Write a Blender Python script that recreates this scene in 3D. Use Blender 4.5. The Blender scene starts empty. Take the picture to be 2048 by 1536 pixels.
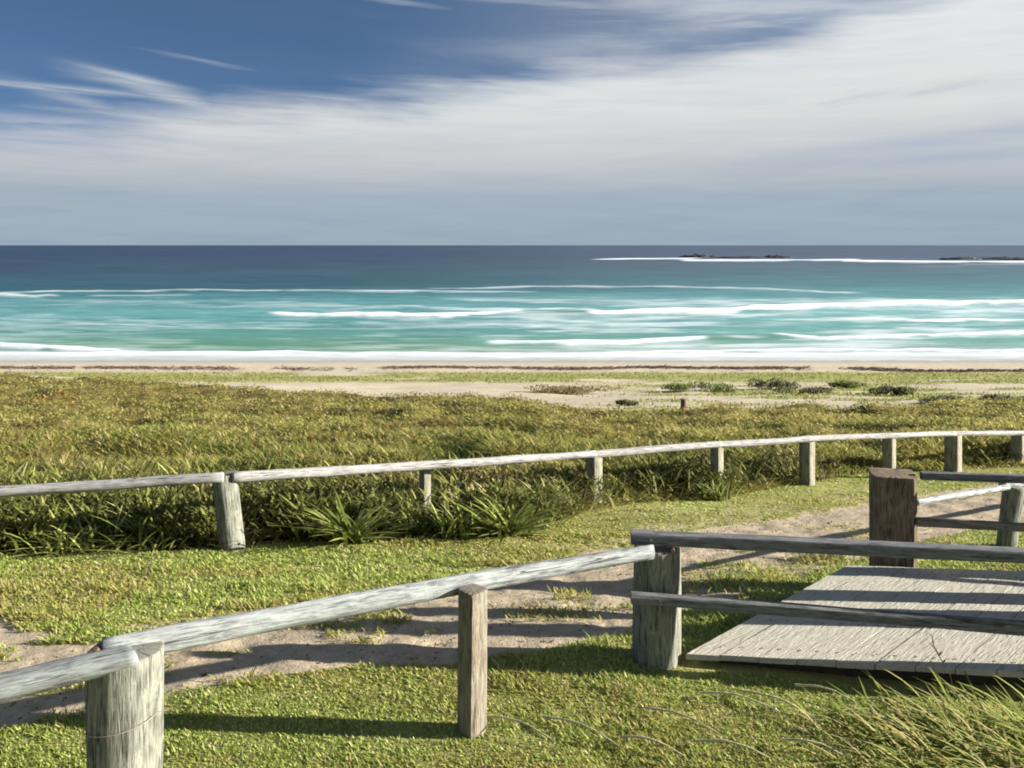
import bpy, bmesh, math, random
import numpy as np
from mathutils import Vector, Matrix, noise as mnoise

random.seed(7)
rng = np.random.default_rng(11)
sc = bpy.context.scene
COL = sc.collection
H, F, CX, HY = 3.4, 1700.0, 1024.0, 490.0      # eye height, focal length in photo pixels, horizon row
SEA = -9.0
SUN_EL = 16.5

# ------------------------------------------------------------------ numpy noise
def _hash(ix, iy, seed):
    n = (ix.astype(np.int64) * 374761393 + iy.astype(np.int64) * 668265263 + seed * 1442695041) & 0x7fffffff
    n = ((n ^ (n >> 13)) * 1274126177) & 0x7fffffff
    n = (n ^ (n >> 16)) & 0xffff
    return n / 65535.0
def vnoise(x, y, seed=0):
    ix = np.floor(x); iy = np.floor(y)
    fx = x - ix; fy = y - iy
    fx = fx * fx * (3 - 2 * fx); fy = fy * fy * (3 - 2 * fy)
    a = _hash(ix, iy, seed); b = _hash(ix + 1, iy, seed)
    c = _hash(ix, iy + 1, seed); d = _hash(ix + 1, iy + 1, seed)
    return (a * (1 - fx) + b * fx) * (1 - fy) + (c * (1 - fx) + d * fx) * fy
def fbm(x, y, seed=0, octv=4):
    x = np.asarray(x, float); y = np.asarray(y, float)
    s = 0; a = 0.5; t = 0
    for i in range(octv):
        s = s + a * vnoise(x * 2 ** i + i * 17.3, y * 2 ** i + i * 9.1, seed + i); t += a; a *= 0.5
    return s / t
def sstep(a, b, x):
    t = np.clip((x - a) / (b - a), 0, 1)
    return t * t * (3 - 2 * t)
def lin(r, g, b):
    f = lambda c: (c / 255.0 / 12.92) if c <= 10 else ((c / 255.0 + 0.055) / 1.055) ** 2.4
    return np.array([f(r), f(g), f(b)])

# ------------------------------------------------------------------ terrain height
KD = [-60, -20, 7.2, 7.8, 9.15, 11.3, 14.5, 20, 32, 45, 50, 60, 70, 78, 86, 92, 100, 130, 400]
KZ = [0.3, 0.1, -.1, -.15, -.33, -.62, -1.03, -1.9, -3.4, -4.9, -5.6, -6.85, -7.8, -8.35, -8.75, -9.03, -9.6, -11, -14]
def ground_z(X, D):
    X = np.asarray(X, float); D = np.asarray(D, float)
    z = np.interp(D, KD, KZ)
    z = z + (fbm(X * .9, D * .9, 3, 3) - .5) * .05
    dune = sstep(18, 40, D) * (1 - sstep(74, 84, D))
    z = z + dune * (fbm(X * .07, D * .16, 5, 4) - .5) * 0.9
    z = z + .25 * sstep(-6, -25, X) * sstep(35, 50, D) * (1 - sstep(64, 74, D))
    # a scour under the front edge of the deck, deeper to the right
    z = z - .09 * sstep(1.2, 3.2, X) * sstep(5.3, 6.9, D) * (1 - sstep(7.6, 8.6, D))
    return z
def gz(x, y): return float(ground_z(np.array([x]), np.array([y]))[0])
def P(px, py, d): return Vector(((px - CX) / F * d, d, H - (py - HY) / F * d))
def onground(px, py):
    lo, hi = 3.0, 120.0
    t = np.linspace(lo, hi, 4000)
    z = ground_z((px - CX) / F * t, t)
    s = (H - (py - HY) / F * t) - z
    i = int(np.argmax(s < 0))
    return float((px - CX) / F * t[i]), float(t[i]), float(z[i])
def proj(X, D, Z):
    return CX + F * X / D, HY + F * (H - Z) / D

# ------------------------------------------------------------------ object helpers
def props(o, label=None, cat=None, group=None, kind=None):
    if label: o['label'] = label
    if cat: o['category'] = cat
    if group: o['group'] = group
    if kind: o['kind'] = kind
    return o
def empty(name, loc, label, cat, group=None):
    o = bpy.data.objects.new(name, None); COL.objects.link(o); o.location = loc
    o.empty_display_size = .2
    return props(o, label, cat, group)
def link_mesh(name, me, mat, parent=None, smooth=False):
    o = bpy.data.objects.new(name, me); COL.objects.link(o)
    if mat: me.materials.append(mat)
    if parent is not None:
        o.parent = parent
        o.matrix_parent_inverse = Matrix.Translation(parent.location).inverted()
    if smooth: me.polygons.foreach_set('use_smooth', np.ones(len(me.polygons), bool))
    return o
def np_mesh(name, verts, faces, cols=None, attr=None):
    """faces: (M,k) array, all the same k"""
    me = bpy.data.meshes.new(name)
    verts = np.asarray(verts, np.float32); faces = np.asarray(faces, np.int32)
    m, k = faces.shape
    me.vertices.add(len(verts)); me.vertices.foreach_set('co', verts.ravel())
    me.loops.add(m * k); me.loops.foreach_set('vertex_index', faces.ravel())
    me.polygons.add(m)
    me.polygons.foreach_set('loop_start', np.arange(0, m * k, k, dtype=np.int32))
    me.polygons.foreach_set('loop_total', np.full(m, k, np.int32))
    me.update(calc_edges=True)
    if cols is not None:
        a = me.color_attributes.new('tint', 'FLOAT_COLOR', 'POINT')
        c = np.ones((len(verts), 4), np.float32); c[:, :3] = cols
        a.data.foreach_set('color', c.ravel())
    if attr:
        for n, v in attr.items():
            b = me.attributes.new(n, 'FLOAT', 'POINT'); b.data.foreach_set('value', np.asarray(v, np.float32))
    me.validate()
    return me

# ------------------------------------------------------------------ materials
def new_mat(name):
    m = bpy.data.materials.new(name); m.use_nodes = True
    nt = m.node_tree; nt.nodes.clear()
    out = nt.nodes.new('ShaderNodeOutputMaterial')
    return m, nt, out
def N(nt, t, **k):
    n = nt.nodes.new(t)
    for a, b in k.items(): setattr(n, a, b)
    return n
def L(nt, a, b): nt.links.new(a, b)
def ramp(nt, fac, stops):
    r = N(nt, 'ShaderNodeValToRGB')
    e = r.color_ramp.elements
    while len(e) < len(stops): e.new(.5)
    for i, (p, c) in enumerate(stops):
        e[i].position = p; e[i].color = (c[0], c[1], c[2], 1)
    L(nt, fac, r.inputs[0]); return r.outputs[0]
def noise_n(nt, vec, scale, detail=4, rough=.6, dist=0):
    n = N(nt, 'ShaderNodeTexNoise'); n.inputs['Scale'].default_value = scale
    n.inputs['Detail'].default_value = detail; n.inputs['Roughness'].default_value = rough
    n.inputs['Distortion'].default_value = dist
    L(nt, vec, n.inputs['Vector']); return n.outputs['Fac']
def mixc(nt, fac, a, b, mode='MIX'):
    m = N(nt, 'ShaderNodeMix', data_type='RGBA', blend_type=mode)
    for s, v in ((m.inputs[0], fac), (m.inputs[6], a), (m.inputs[7], b)):
        if hasattr(v, 'default_value') or hasattr(v, 'is_output'): L(nt, v, s)
        elif isinstance(v, (int, float)): s.default_value = v
        else: s.default_value = (v[0], v[1], v[2], 1)
    return m.outputs[2]
def mapr(nt, v, a, b, c=0., d=1., smooth=True):
    m = N(nt, 'ShaderNodeMapRange')
    if smooth: m.interpolation_type = 'SMOOTHSTEP'
    L(nt, v, m.inputs[0])
    for i, x in enumerate((a, b, c, d)): m.inputs[i + 1].default_value = x
    return m.outputs[0]
def math_n(nt, op, a, b=None):
    m = N(nt, 'ShaderNodeMath', operation=op)
    for i, v in enumerate((a, b)):
        if v is None: continue
        if isinstance(v, (int, float)): m.inputs[i].default_value = v
        else: L(nt, v, m.inputs[i])
    return m.outputs[0]
def principled(nt, out, color, rough=.8, spec=.3, bump=None, bstr=.4, bdist=.01):
    p = N(nt, 'ShaderNodeBsdfPrincipled')
    if hasattr(color, 'is_output'): L(nt, color, p.inputs['Base Color'])
    else: p.inputs['Base Color'].default_value = (*color, 1)
    if hasattr(rough, 'is_output'): L(nt, rough, p.inputs['Roughness'])
    else: p.inputs['Roughness'].default_value = rough
    p.inputs['Specular IOR Level'].default_value = spec
    if bump is not None:
        b = N(nt, 'ShaderNodeBump'); b.inputs['Strength'].default_value = bstr
        b.inputs['Distance'].default_value = bdist
        L(nt, bump, b.inputs['Height']); L(nt, b.outputs[0], p.inputs['Normal'])
    L(nt, p.outputs[0], out.inputs[0]); return p

def wood_mat(name, base, dark, light, lichen=.35, lich_col=(.30, .34, .27), rough=.85, cracks=1.):
    """weathered timber: the grain follows the 'along' axis stored with every log"""
    m, nt, out = new_mat(name)
    at = N(nt, 'ShaderNodeAttribute', attribute_name='grain')
    mp = N(nt, 'ShaderNodeMapping'); mp.inputs['Scale'].default_value = (16, 16, 2.2)
    L(nt, at.outputs['Vector'], mp.inputs['Vector'])
    n1 = noise_n(nt, mp.outputs[0], 2.2, 6, .65, .4)
    mp2 = N(nt, 'ShaderNodeMapping'); mp2.inputs['Scale'].default_value = (60, 60, 3.4)
    L(nt, at.outputs['Vector'], mp2.inputs['Vector'])
    n2 = noise_n(nt, mp2.outputs[0], 2.0, 3, .6)
    c = ramp(nt, n1, [(.30, dark), (.47, base), (.62, light), (.8, base)])
    crack = mapr(nt, n2, .30, .44, .35, 1)
    c = mixc(nt, 1.0, c, crack, 'MULTIPLY')
    n3 = noise_n(nt, at.outputs['Vector'], 5.5, 5, .7)
    lf = mapr(nt, n3, .52, .64, 0, lichen)
    c = mixc(nt, lf, c, lich_col)
    n4 = noise_n(nt, at.outputs['Vector'], 2.3, 3, .6)
    c = mixc(nt, mapr(nt, n4, .55, .75, 0, .55), c, dark)
    vo = N(nt, 'ShaderNodeTexVoronoi'); vo.inputs['Scale'].default_value = 1.0
    mp3 = N(nt, 'ShaderNodeMapping'); mp3.inputs['Scale'].default_value = (9, 9, 2.2); L(nt, at.outputs['Vector'], mp3.inputs['Vector'])
    L(nt, mp3.outputs[0], vo.inputs['Vector'])
    knot = mapr(nt, vo.outputs['Distance'], .05, .16, .35, 1)
    c = mixc(nt, .8 * cracks, c, knot, 'MULTIPLY')
    mp4 = N(nt, 'ShaderNodeMapping'); mp4.inputs['Scale'].default_value = (22, 22, .8); L(nt, at.outputs['Vector'], mp4.inputs['Vector'])
    n5 = noise_n(nt, mp4.outputs[0], 1.0, 2, .4)
    split = mapr(nt, math_n(nt, 'ABSOLUTE', math_n(nt, 'SUBTRACT', n5, .62)), .004, .022, .18, 1)
    c = mixc(nt, .9 * cracks, c, split, 'MULTIPLY')
    h = math_n(nt, 'ADD', math_n(nt, 'ADD', n1, math_n(nt, 'MULTIPLY', n2, .6)), math_n(nt, 'MULTIPLY', split, .8 * cracks))
    principled(nt, out, c, rough, .25, h, .6, .025)
    return m

def tint_mat(name, transl=.3, rough=.6, spec=.25):
    m, nt, out = new_mat(name)
    at = N(nt, 'ShaderNodeAttribute', attribute_name='tint')
    p = N(nt, 'ShaderNodeBsdfPrincipled'); L(nt, at.outputs['Color'], p.inputs['Base Color'])
    p.inputs['Roughness'].default_value = rough; p.inputs['Specular IOR Level'].default_value = spec
    t = N(nt, 'ShaderNodeBsdfTranslucent'); L(nt, at.outputs['Color'], t.inputs['Color'])
    mx = N(nt, 'ShaderNodeMixShader'); mx.inputs[0].default_value = transl
    L(nt, p.outputs[0], mx.inputs[1]); L(nt, t.outputs[0], mx.inputs[2]); L(nt, mx.outputs[0], out.inputs[0])
    return m

M_rail = wood_mat('rail wood', (.25, .26, .25), (.07, .075, .08), (.36, .38, .36), .55, (.32, .37, .33))
M_post = wood_mat('post wood', (.165, .165, .13), (.048, .047, .038), (.26, .26, .21), .5, (.28, .29, .225))
M_slim = wood_mat('slim post wood', (.18, .155, .11), (.08, .065, .045), (.25, .22, .17), .25)
M_brown = wood_mat('brown post wood', (.15, .11, .07), (.055, .04, .027), (.25, .195, .13), .5, (.27, .21, .13))
M_darkrail = wood_mat('dark rail wood', (.135, .14, .14), (.06, .062, .065), (.2, .2, .2), .3, (.22, .22, .2))
M_far = wood_mat('far rail wood', (.30, .29, .27), (.13, .125, .12), (.40, .39, .37), .35, (.34, .34, .32))
M_farpost = wood_mat('far post wood', (.22, .205, .15), (.10, .09, .065), (.30, .285, .22), .35, (.28, .29, .22))
M_deck = wood_mat('deck wood', (.43, .40, .315), (.36, .33, .255), (.48, .45, .365), .4, (.43, .43, .35), cracks=.12)
M_blade = tint_mat('grass blade', .45)
M_leaf = tint_mat('strap leaf', .35, .6, .15)
M_scrub = tint_mat('scrub leaf', .5)

def ground_mat():
    m, nt, out = new_mat('ground surface')
    at = N(nt, 'ShaderNodeAttribute', attribute_name='tint')
    geo = N(nt, 'ShaderNodeNewGeometry')
    n1 = noise_n(nt, geo.outputs['Position'], 6, 6, .7)
    n2 = noise_n(nt, geo.outputs['Position'], 45, 4, .7)
    c = mixc(nt, 1.0, at.outputs['Color'], ramp(nt, n1, [(.3, (.74, .72, .70)), (.5, (1, 1, 1)), (.7, (1.12, 1.1, 1.08))]), 'MULTIPLY')
    c = mixc(nt, 1.0, c, ramp(nt, n2, [(.32, (.75, .74, .72)), (.5, (1, 1, 1)), (.7, (1.1, 1.1, 1.1))]), 'MULTIPLY')
    h = math_n(nt, 'ADD', n1, math_n(nt, 'MULTIPLY', n2, .25))
    principled(nt, out, c, .95, .1, h, .6, .05)
    return m
M_ground = ground_mat()

def flat_noise_mat(name, a, b, scale=8, rough=.9, spec=.2, bdist=.03):
    m, nt, out = new_mat(name)
    geo = N(nt, 'ShaderNodeNewGeometry')
    n = noise_n(nt, geo.outputs['Position'], scale, 6, .7)
    principled(nt, out, ramp(nt, n, [(.3, a), (.7, b)]), rough, spec, n, .8, bdist)
    return m
M_rock = flat_noise_mat('rock', (.015, .016, .018), (.05, .05, .05), .25, .7, .4, 1)
M_metal = flat_noise_mat('rusty iron', (.05, .03, .02), (.16, .08, .045), 60, .7, .5, .002)
M_wire = flat_noise_mat('wire', (.18, .13, .09), (.35, .31, .26), 40, .5, .6, .002)
M_wrack = flat_noise_mat('seaweed', (.05, .035, .025), (.14, .10, .075), 2, .8, .3, .05)
M_joist = flat_noise_mat('old joist wood', (.03, .026, .02), (.07, .06, .045), 12)

# ------------------------------------------------------------------ zoning (ground types, by where they lie)
def edge(pts, px):
    xs = [p[0] for p in pts]; ys = [p[1] for p in pts]
    return np.interp(px, xs, ys)
PATH_UP = [(-1500, 1330), (-300, 1262), (0, 1248), (180, 1262), (330, 1265), (480, 1232), (800, 1185), (1000, 1155), (1300, 1078), (1500, 1045), (1740, 1003), (1900, 978), (2048, 962), (2600, 930)]
PATH_LO = [(-1500, 1700), (-300, 1530), (0, 1468), (320, 1383), (500, 1352), (700, 1335), (915, 1328), (1100, 1304), (1265, 1268), (1360, 1232), (1480, 1200), (1600, 1158), (1700, 1122), (1840, 1080), (2048, 1045), (2600, 990)]
SCRUB_UP = [(-1500, 750), (0, 756), (250, 768), (420, 782), (600, 790), (750, 801), (950, 799), (1100, 815), (1300, 826), (1500, 826), (1700, 822), (1900, 814), (2048, 806), (3000, 800)]
HEDGE_LO = [(-1500, 1150), (0, 1117), (350, 1106), (440, 1096), (560, 1085), (900, 1077), (1080, 1062), (1160, 1022), (1300, 1003), (1430, 1000), (1500, 985), (1620, 962), (1750, 944), (1950, 938), (2048, 934), (3000, 920)]
C_soil = np.array([.36, .32, .14]); C_lawn = np.array([.26, .265, .085]); C_path = np.array([.41, .335, .235])
C_dsoil = np.array([.09, .08, .035]); C_scrub = np.array([.25, .22, .08]); C_sand = np.array([.52, .45, .33])
C_wet = np.array([.36, .34, .31]); C_dgrass = np.array([.33, .33, .11])

def zones(X, D, Z):
    Dm = np.maximum(D, 2.5)
    px, py = proj(X, Dm, Z)
    w = (fbm(X * 1.2, D * 2.0, 21, 4) - .5) * 2
    s = F * 3.6 / Dm ** 2            # pixels per metre of depth, so the wobble is in metres
    up = edge(PATH_UP, px) + w * s * .38; lo = edge(PATH_LO, px) + w * s * .2
    soft = s * .12
    pm = np.clip((py - up) / soft + .5, 0, 1) * np.clip((lo - py) / soft * 1.6 + .5, 0, 1)
    pm = pm * (D > 3)
    wl = (fbm(X * .25, D * .35, 31, 4) - .5) * 2
    scr = (py > edge(SCRUB_UP, px) + wl * 7) & (py < edge(HEDGE_LO, px)) & (D > 9.5)
    far = (py <= edge(SCRUB_UP, px) + wl * 7) & (D > 25)
    return px, py, pm, scr, far

def ground_cols(X, D, Z):
    px, py, pm, scr, far = zones(X, D, Z)
    n = fbm(X * .8, D * 1.2, 41, 5)[:, None]
    lawn = C_lawn * (.75 + .5 * n) + (C_soil - C_lawn) * sstep(.5, .75, n)
    # worn, sandy spots in the lawn beside the path
    wear = sstep(.56, .72, fbm(X * .9, D * 2.2, 77, 4)) * sstep(60, 0, edge(PATH_UP, px) - py) * .7
    pm = np.maximum(pm, wear * (py < edge(PATH_LO, px)))
    tuft = sstep(.60, .70, fbm(X * 1.6, D * 3, 55, 4))
    pcol = C_path * (.86 + .28 * fbm(X * 2.5, D * 4, 61, 5)[:, None])
    gp = np.exp(-((px - 1500) / 110) ** 2 - ((py - 1160) / 16) ** 2) + np.exp(-((px - 1650) / 45) ** 2 - ((py - 1120) / 10) ** 2) + .35 * np.exp(-((px - 1110) / 90) ** 2 - ((py - 1225) / 13) ** 2)
    pm = pm * (1 - np.clip(gp, 0, .6))
    pmm = (pm * (1 - .35 * tuft * (pm > .2)))[:, None]
    c = lawn * (1 - pmm) + pcol * pmm
    sc_c = C_dsoil + (C_scrub - C_dsoil) * sstep(12, 24, D)[:, None]
    c = np.where(scr[:, None], sc_c * (.7 + .6 * n), c)
    g = fbm(X * .12, D * .35, 71, 5)
    # pale green runners over the sand: a strip along the top of the beach, patches to the right
    strip = sstep(768, 760, py) * sstep(742, 748, py) * sstep(.28, .42, g)
    right = sstep(1050, 1500, px) * sstep(.46, .60, fbm(X * .12, D * .35, 81, 5)) * sstep(740, 760, py)
    gm = np.maximum(strip, right * .9)[:, None]
    sand = C_sand * (.85 + .25 * fbm(X * .3, D * .9, 91, 5)[:, None])
    wet = sstep(729, 722, py)[:, None]
    sand = sand * (1 - wet) + C_wet * wet
    fc = sand * (1 - gm) + C_dgrass * gm
    c = np.where(far[:, None], fc, c)
    return c, pm, scr, far, gm[:, 0]

# ------------------------------------------------------------------ terrain meshes: ground / path / beach
def build_terrain():
    ds = np.concatenate([np.linspace(-60, 1, 20), np.linspace(1.8, 4.8, 24), 4.9 * (100 / 4.9) ** np.linspace(0, 1, 560), np.linspace(104, 400, 16)])
    us = np.linspace(-1.35, 1.35, 520)
    w = np.sqrt(ds ** 2 + 25)
    X = (us[None, :] * w[:, None]); D = np.repeat(ds[:, None], len(us), 1)
    Xf, Df = X.ravel(), D.ravel()
    Z = ground_z(Xf, Df)
    c, pm, scr, far, gm = ground_cols(Xf, Df, Z)
    # trodden sand: shallow hollows
    Z = Z + pm * ((fbm(Xf * 3, Df * 5, 101, 4) - .5) * .05 - .015 - .014 * sstep(.62, .72, vnoise(Xf * 4.5, Df * 5, 107)) * (Df < 16))
    V = np.stack([Xf, Df, Z], 1)
    nr, nc = D.shape
    idx = np.arange(nr * nc).reshape(nr, nc)
    Q = np.stack([idx[:-1, :-1], idx[:-1, 1:], idx[1:, 1:], idx[1:, :-1]], -1).reshape(-1, 4)
    cls = np.zeros(nr * nc, int); cls[pm > .5] = 1; cls[far] = 2; cls[Df > 85] = 2
    fc = cls[Q[:, 0]]
    for name, k in (('ground', 0), ('path', 1), ('beach', 2)):
        q = Q[fc == k]; used = np.unique(q)
        re = np.full(nr * nc, -1); re[used] = np.arange(len(used))
        me = np_mesh(name, V[used], re[q], c[used])
        o = link_mesh(name, me, M_ground, smooth=True); o['kind'] = 'structure'
build_terrain()

# ------------------------------------------------------------------ blades
def blades(base, length, width, az, lean, cols, segs=2, droop=.6, face=None):
    """curved ribbons from base points; returns verts, tris, colours"""
    n = len(base)
    dirh = np.stack([np.cos(az), np.sin(az), np.zeros(n)], 1)
    fa = az + np.pi / 2 if face is None else face
    side = np.stack([np.cos(fa), np.sin(fa), np.zeros(n)], 1)
    vs = []
    for i in range(segs + 1):
        t = i / segs
        out = lean * (t + droop * t * t) / (1 + droop)
        up = np.sqrt(np.clip(1 - np.minimum(lean, .97) ** 2, .02, 1)) * (t - droop * .35 * lean * t * t)
        c = base + dirh * (out * length)[:, None] + np.array([0, 0, 1.]) * (up * length)[:, None]
        wd = width * (1 - .35 * t) * .5 if i < segs else None
        if i < segs:
            vs.append(c - side * wd[:, None]); vs.append(c + side * wd[:, None])
        else: vs.append(c)
    V = np.stack(vs, 1)                      # n, 2*segs+1, 3
    k = 2 * segs + 1
    tr = []
    for i in range(segs - 1):
        a = 2 * i
        tr += [(a, a + 1, a + 3), (a, a + 3, a + 2)]
    tr.append((k - 3, k - 2, k - 1))
    tr = np.array(tr)
    T = (np.arange(n) * k)[:, None, None] + tr[None]
    C = np.repeat(cols[:, None, :], k, 1)
    return V.reshape(-1, 3), T.reshape(-1, 3), C.reshape(-1, 3)
def join_parts(parts):
    vs, ts, cs, o = [], [], [], 0
    for v, t, c in parts:
        vs.append(v); ts.append(t + o); cs.append(c); o += len(v)
    return np.concatenate(vs), np.concatenate(ts), np.concatenate(cs)
def colmix(n, *cw):
    cols = np.array([c for c, w in cw]); w = np.array([w for c, w in cw], float); w /= w.sum()
    k = rng.choice(len(cols), n, p=w)
    return cols[k] * rng.uniform(.78, 1.25, (n, 1))

def lawn():
    n = 800000
    u = rng.random(n); d0, d1 = 4.3, 24.0      # pdf ~ d^-1.6
    a = -.6; D = (d0 ** a + u * (d1 ** a - d0 ** a)) ** (1 / a)
    X = rng.uniform(-.74, .74, n) * D
    Z = ground_z(X, D)
    px, py, pm, scr, far = zones(X, D, Z)
    _, pm2, _, _, _ = ground_cols(X, D, Z)
    tuft = sstep(.58, .68, fbm(X * 1.6, D * 3, 55, 4))
    dens = 1 - pm2 * (1 - .35 * tuft)
    dens = dens * (.5 + .5 * sstep(.3, .5, fbm(X * 2, D * 3, 141, 3)))
    keep = (~scr) & (~far) & (rng.random(n) < dens)
    # nothing grows through the deck
    ex = (X - 1.45) * (9.03 - 7.08) - (D - 7.08) * (3.56 - 1.45)
    nd = 7.08 + (X - 1.45) * (6.76 - 7.08) / (4.07 - 1.45)
    deck = (ex > -.06) & (D > nd - .05) & (D < 9.03 - (X - 3.56) * .1) & (X > 1.4)
    keep &= ~deck
    X, D, Z, pm2, tuft = X[keep], D[keep], Z[keep], pm2[keep], tuft[keep]
    n = len(X)
    big = .5 * fbm(X * .9, D * 1.3, 151, 4) + .5 * sstep(.25, .75, fbm(X * 3.0, D * 5.5, 152, 3))
    L_ = rng.uniform(.03, .08, n) * (.42 + .9 * big + .7 * sstep(.66, .8, vnoise(X * 2.4, D * 2.8, 158))) * (1 + .6 * (rng.random(n) < .06)) * (1 - .38 * sstep(8, 6.5, D))
    L_ *= 1 - .5 * sstep(9, 14, D)
    W = rng.uniform(.007, .015, n) * np.maximum(1, D / 6)
    az = rng.uniform(0, 2 * np.pi, n); lean = rng.uniform(.6, .985, n)
    green = colmix(n, (np.array([.24, .31, .06]), 3), (np.array([.34, .41, .09]), 4), (np.array([.46, .47, .14]), 2.8), (np.array([.54, .49, .27]), 1.1))
    dry = colmix(n, (np.array([.44, .36, .17]), 2), (np.array([.40, .37, .10]), 3), (np.array([.30, .33, .07]), 2))
    f = sstep(.43, .58, fbm(X * .6, D * 1.3, 161, 4)) * .95 * (.55 + .45 * sstep(6, 8, D)) + .45 * (pm2 > .15) + .25 * sstep(1.5, 3.5, X) * (D < 7)
    pick = rng.random(n) < np.clip(f, 0, .9)
    c = np.where(pick[:, None], dry, green)
    v, t, cc = blades(np.stack([X, D, Z - .004], 1), L_, W, az, lean, c, 2, .5)
    me = np_mesh('lawn_grass', v, t, cc)
    o = link_mesh('lawn_grass', me, M_blade)
    props(o, 'short green and yellowing grass on both sides of the sandy path', 'grass', kind='stuff')
lawn()

def in_scrub(X, D, Z): return zones(X, D, Z)[3]

def canopy_h(X, D):
    """height of the dune scrub above the ground"""
    h = .15 + .75 * fbm(X * .35, D * .45, 201, 3) + .30 * (sstep(.3, .75, vnoise(X * .8, D * .75, 205)) - .3)
    px, py = proj(X, D, ground_z(X, D)); s = F * 3.6 / D ** 2
    rim = sstep(0, 1.6, (edge(HEDGE_LO, px) - py) / s) * sstep(0, 3, (py - edge(SCRUB_UP, px)) / s)
    return np.maximum(h, .05) * sstep(11, 17, D) * (.15 + .85 * rim)
def scrub():
    # woody undersurface
    ds = 9.8 * (74 / 9.8) ** np.linspace(0, 1, 260); us = np.linspace(-.95, .95, 360)
    X = us[None, :] * ds[:, None] * 1.0; D = np.repeat(ds[:, None], len(us), 1)
    Xf, Df = X.ravel(), D.ravel(); Z = ground_z(Xf, Df)
    s = in_scrub(Xf, Df, Z)
    Zc = Z + canopy_h(Xf, Df) * .75 - .12
    nr, nc = D.shape; idx = np.arange(nr * nc).reshape(nr, nc)
    Q = np.stack([idx[:-1, :-1], idx[:-1, 1:], idx[1:, 1:], idx[1:, :-1]], -1).reshape(-1, 4)
    keep = s[Q].all(1) & (Df[Q[:, 0]] > 14)
    q = Q[keep]; used = np.unique(q); re = np.full(nr * nc, -1); re[used] = np.arange(len(used))
    tone = fbm(Xf * .5, Df * .8, 211, 4)[:, None]
    c = np.array([.27, .235, .075]) * (.6 + .8 * tone)
    V0 = np.stack([Xf, Df, Zc], 1)[used]; T0 = re[q]
    T0 = np.concatenate([T0[:, [0, 1, 2]], T0[:, [0, 2, 3]]])
    parts = [(V0, T0, c[used])]
    # leaves
    n = 760000
    u = rng.random(n); d0, d1 = 12.5, 72.0; a = -.55
    D = (d0 ** a + u * (d1 ** a - d0 ** a)) ** (1 / a)
    X = rng.uniform(-.76, .76, n) * D; Z = ground_z(X, D)
    k = in_scrub(X, D, Z); X, D, Z = X[k], D[k], Z[k]; n = len(X)
    ch = canopy_h(X, D)
    zb = Z + ch * rng.uniform(.45, 1.0, n) - .12
    near = 1 - sstep(16, 30, D)
    L_ = (rng.uniform(.08, .20, n) * (1 - near) + rng.uniform(.15, .42, n) * near) * (.5 + .5 * sstep(11, 16, D))
    W = rng.uniform(.03, .05, n) * np.maximum(.8, D / 26)
    az = rng.uniform(0, 2 * np.pi, n); lean = rng.uniform(.72, .98, n)
    px, py = proj(X, D, Z)
    g1 = fbm(X * .22, D * .35, 221, 4); g2 = fbm(X * .9, D * 1.4, 231, 3)
    olive = colmix(n, (np.array([.36, .325, .085]), 4), (np.array([.44, .385, .13]), 3), (np.array([.52, .45, .22]), 1.4), (np.array([.24, .235, .065]), 1.5))
    brown = colmix(n, (np.array([.33, .235, .09]), 3), (np.array([.28, .21, .07]), 3), (np.array([.40, .31, .13]), 2))
    green = colmix(n, (np.array([.19, .22, .05]), 3), (np.array([.31, .34, .08]), 3), (np.array([.12, .14, .04]), 2))
    fb = np.clip(sstep(.46, .66, g1) * .75 + .3 * sstep(845, 800, py), 0, .85)
    fg = sstep(.45, .62, g2) * .5 + .25 * near
    fb = fb * (1 - .35 * sstep(900, 1500, px)); olive = olive * (1 + .16 * sstep(800, 1500, px))[:, None]
    r = rng.random(n); r2 = rng.random(n)
    c = np.where((r < fb)[:, None], brown, olive); c = np.where((r2 < fg)[:, None], green, c)
    org = (np.abs(px - 100) < 55) & (np.abs(py - 812) < 12) & (r2 > .4)
    c = np.where(org[:, None], np.array([.42, .24, .07]) * rng.uniform(.8, 1.2, (n, 1)), c)
    parts.append(blades(np.stack([X, D, zb], 1), L_, W, az, lean, c, 2, .5))
    v, t, cc = join_parts(parts)
    o = link_mesh('dune_scrub', np_mesh('dune_scrub', v, t, cc), M_scrub)
    props(o, 'low olive and brown scrub covering the dunes beyond the far rail fence', 'scrub', kind='stuff')
scrub()

def dune_grass():
    n = 110000
    D = rng.uniform(30, 84, n); X = rng.uniform(-.76, .76, n) * D; Z = ground_z(X, D)
    c, pm, scr, far, gm = ground_cols(X, D, Z)
    k = far & (rng.random(n) < gm * 1.1); X, D, Z = X[k], D[k], Z[k]; n = len(X)
    c = colmix(n, (np.array([.28, .29, .09]), 3), (np.array([.20, .23, .06]), 2), (np.array([.36, .33, .15]), 2))
    v, t, cc = blades(np.stack([X, D, Z - .01], 1), rng.uniform(.1, .28, n), rng.uniform(.05, .12, n), rng.uniform(0, 6.28, n), rng.uniform(.5, .98, n), c)
    o = link_mesh('dune_grass', np_mesh('dune_grass', v, t, cc), M_scrub)
    props(o, 'sparse pale green runners over the sand at the top of the beach', 'grass', kind='stuff')
dune_grass()

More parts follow.
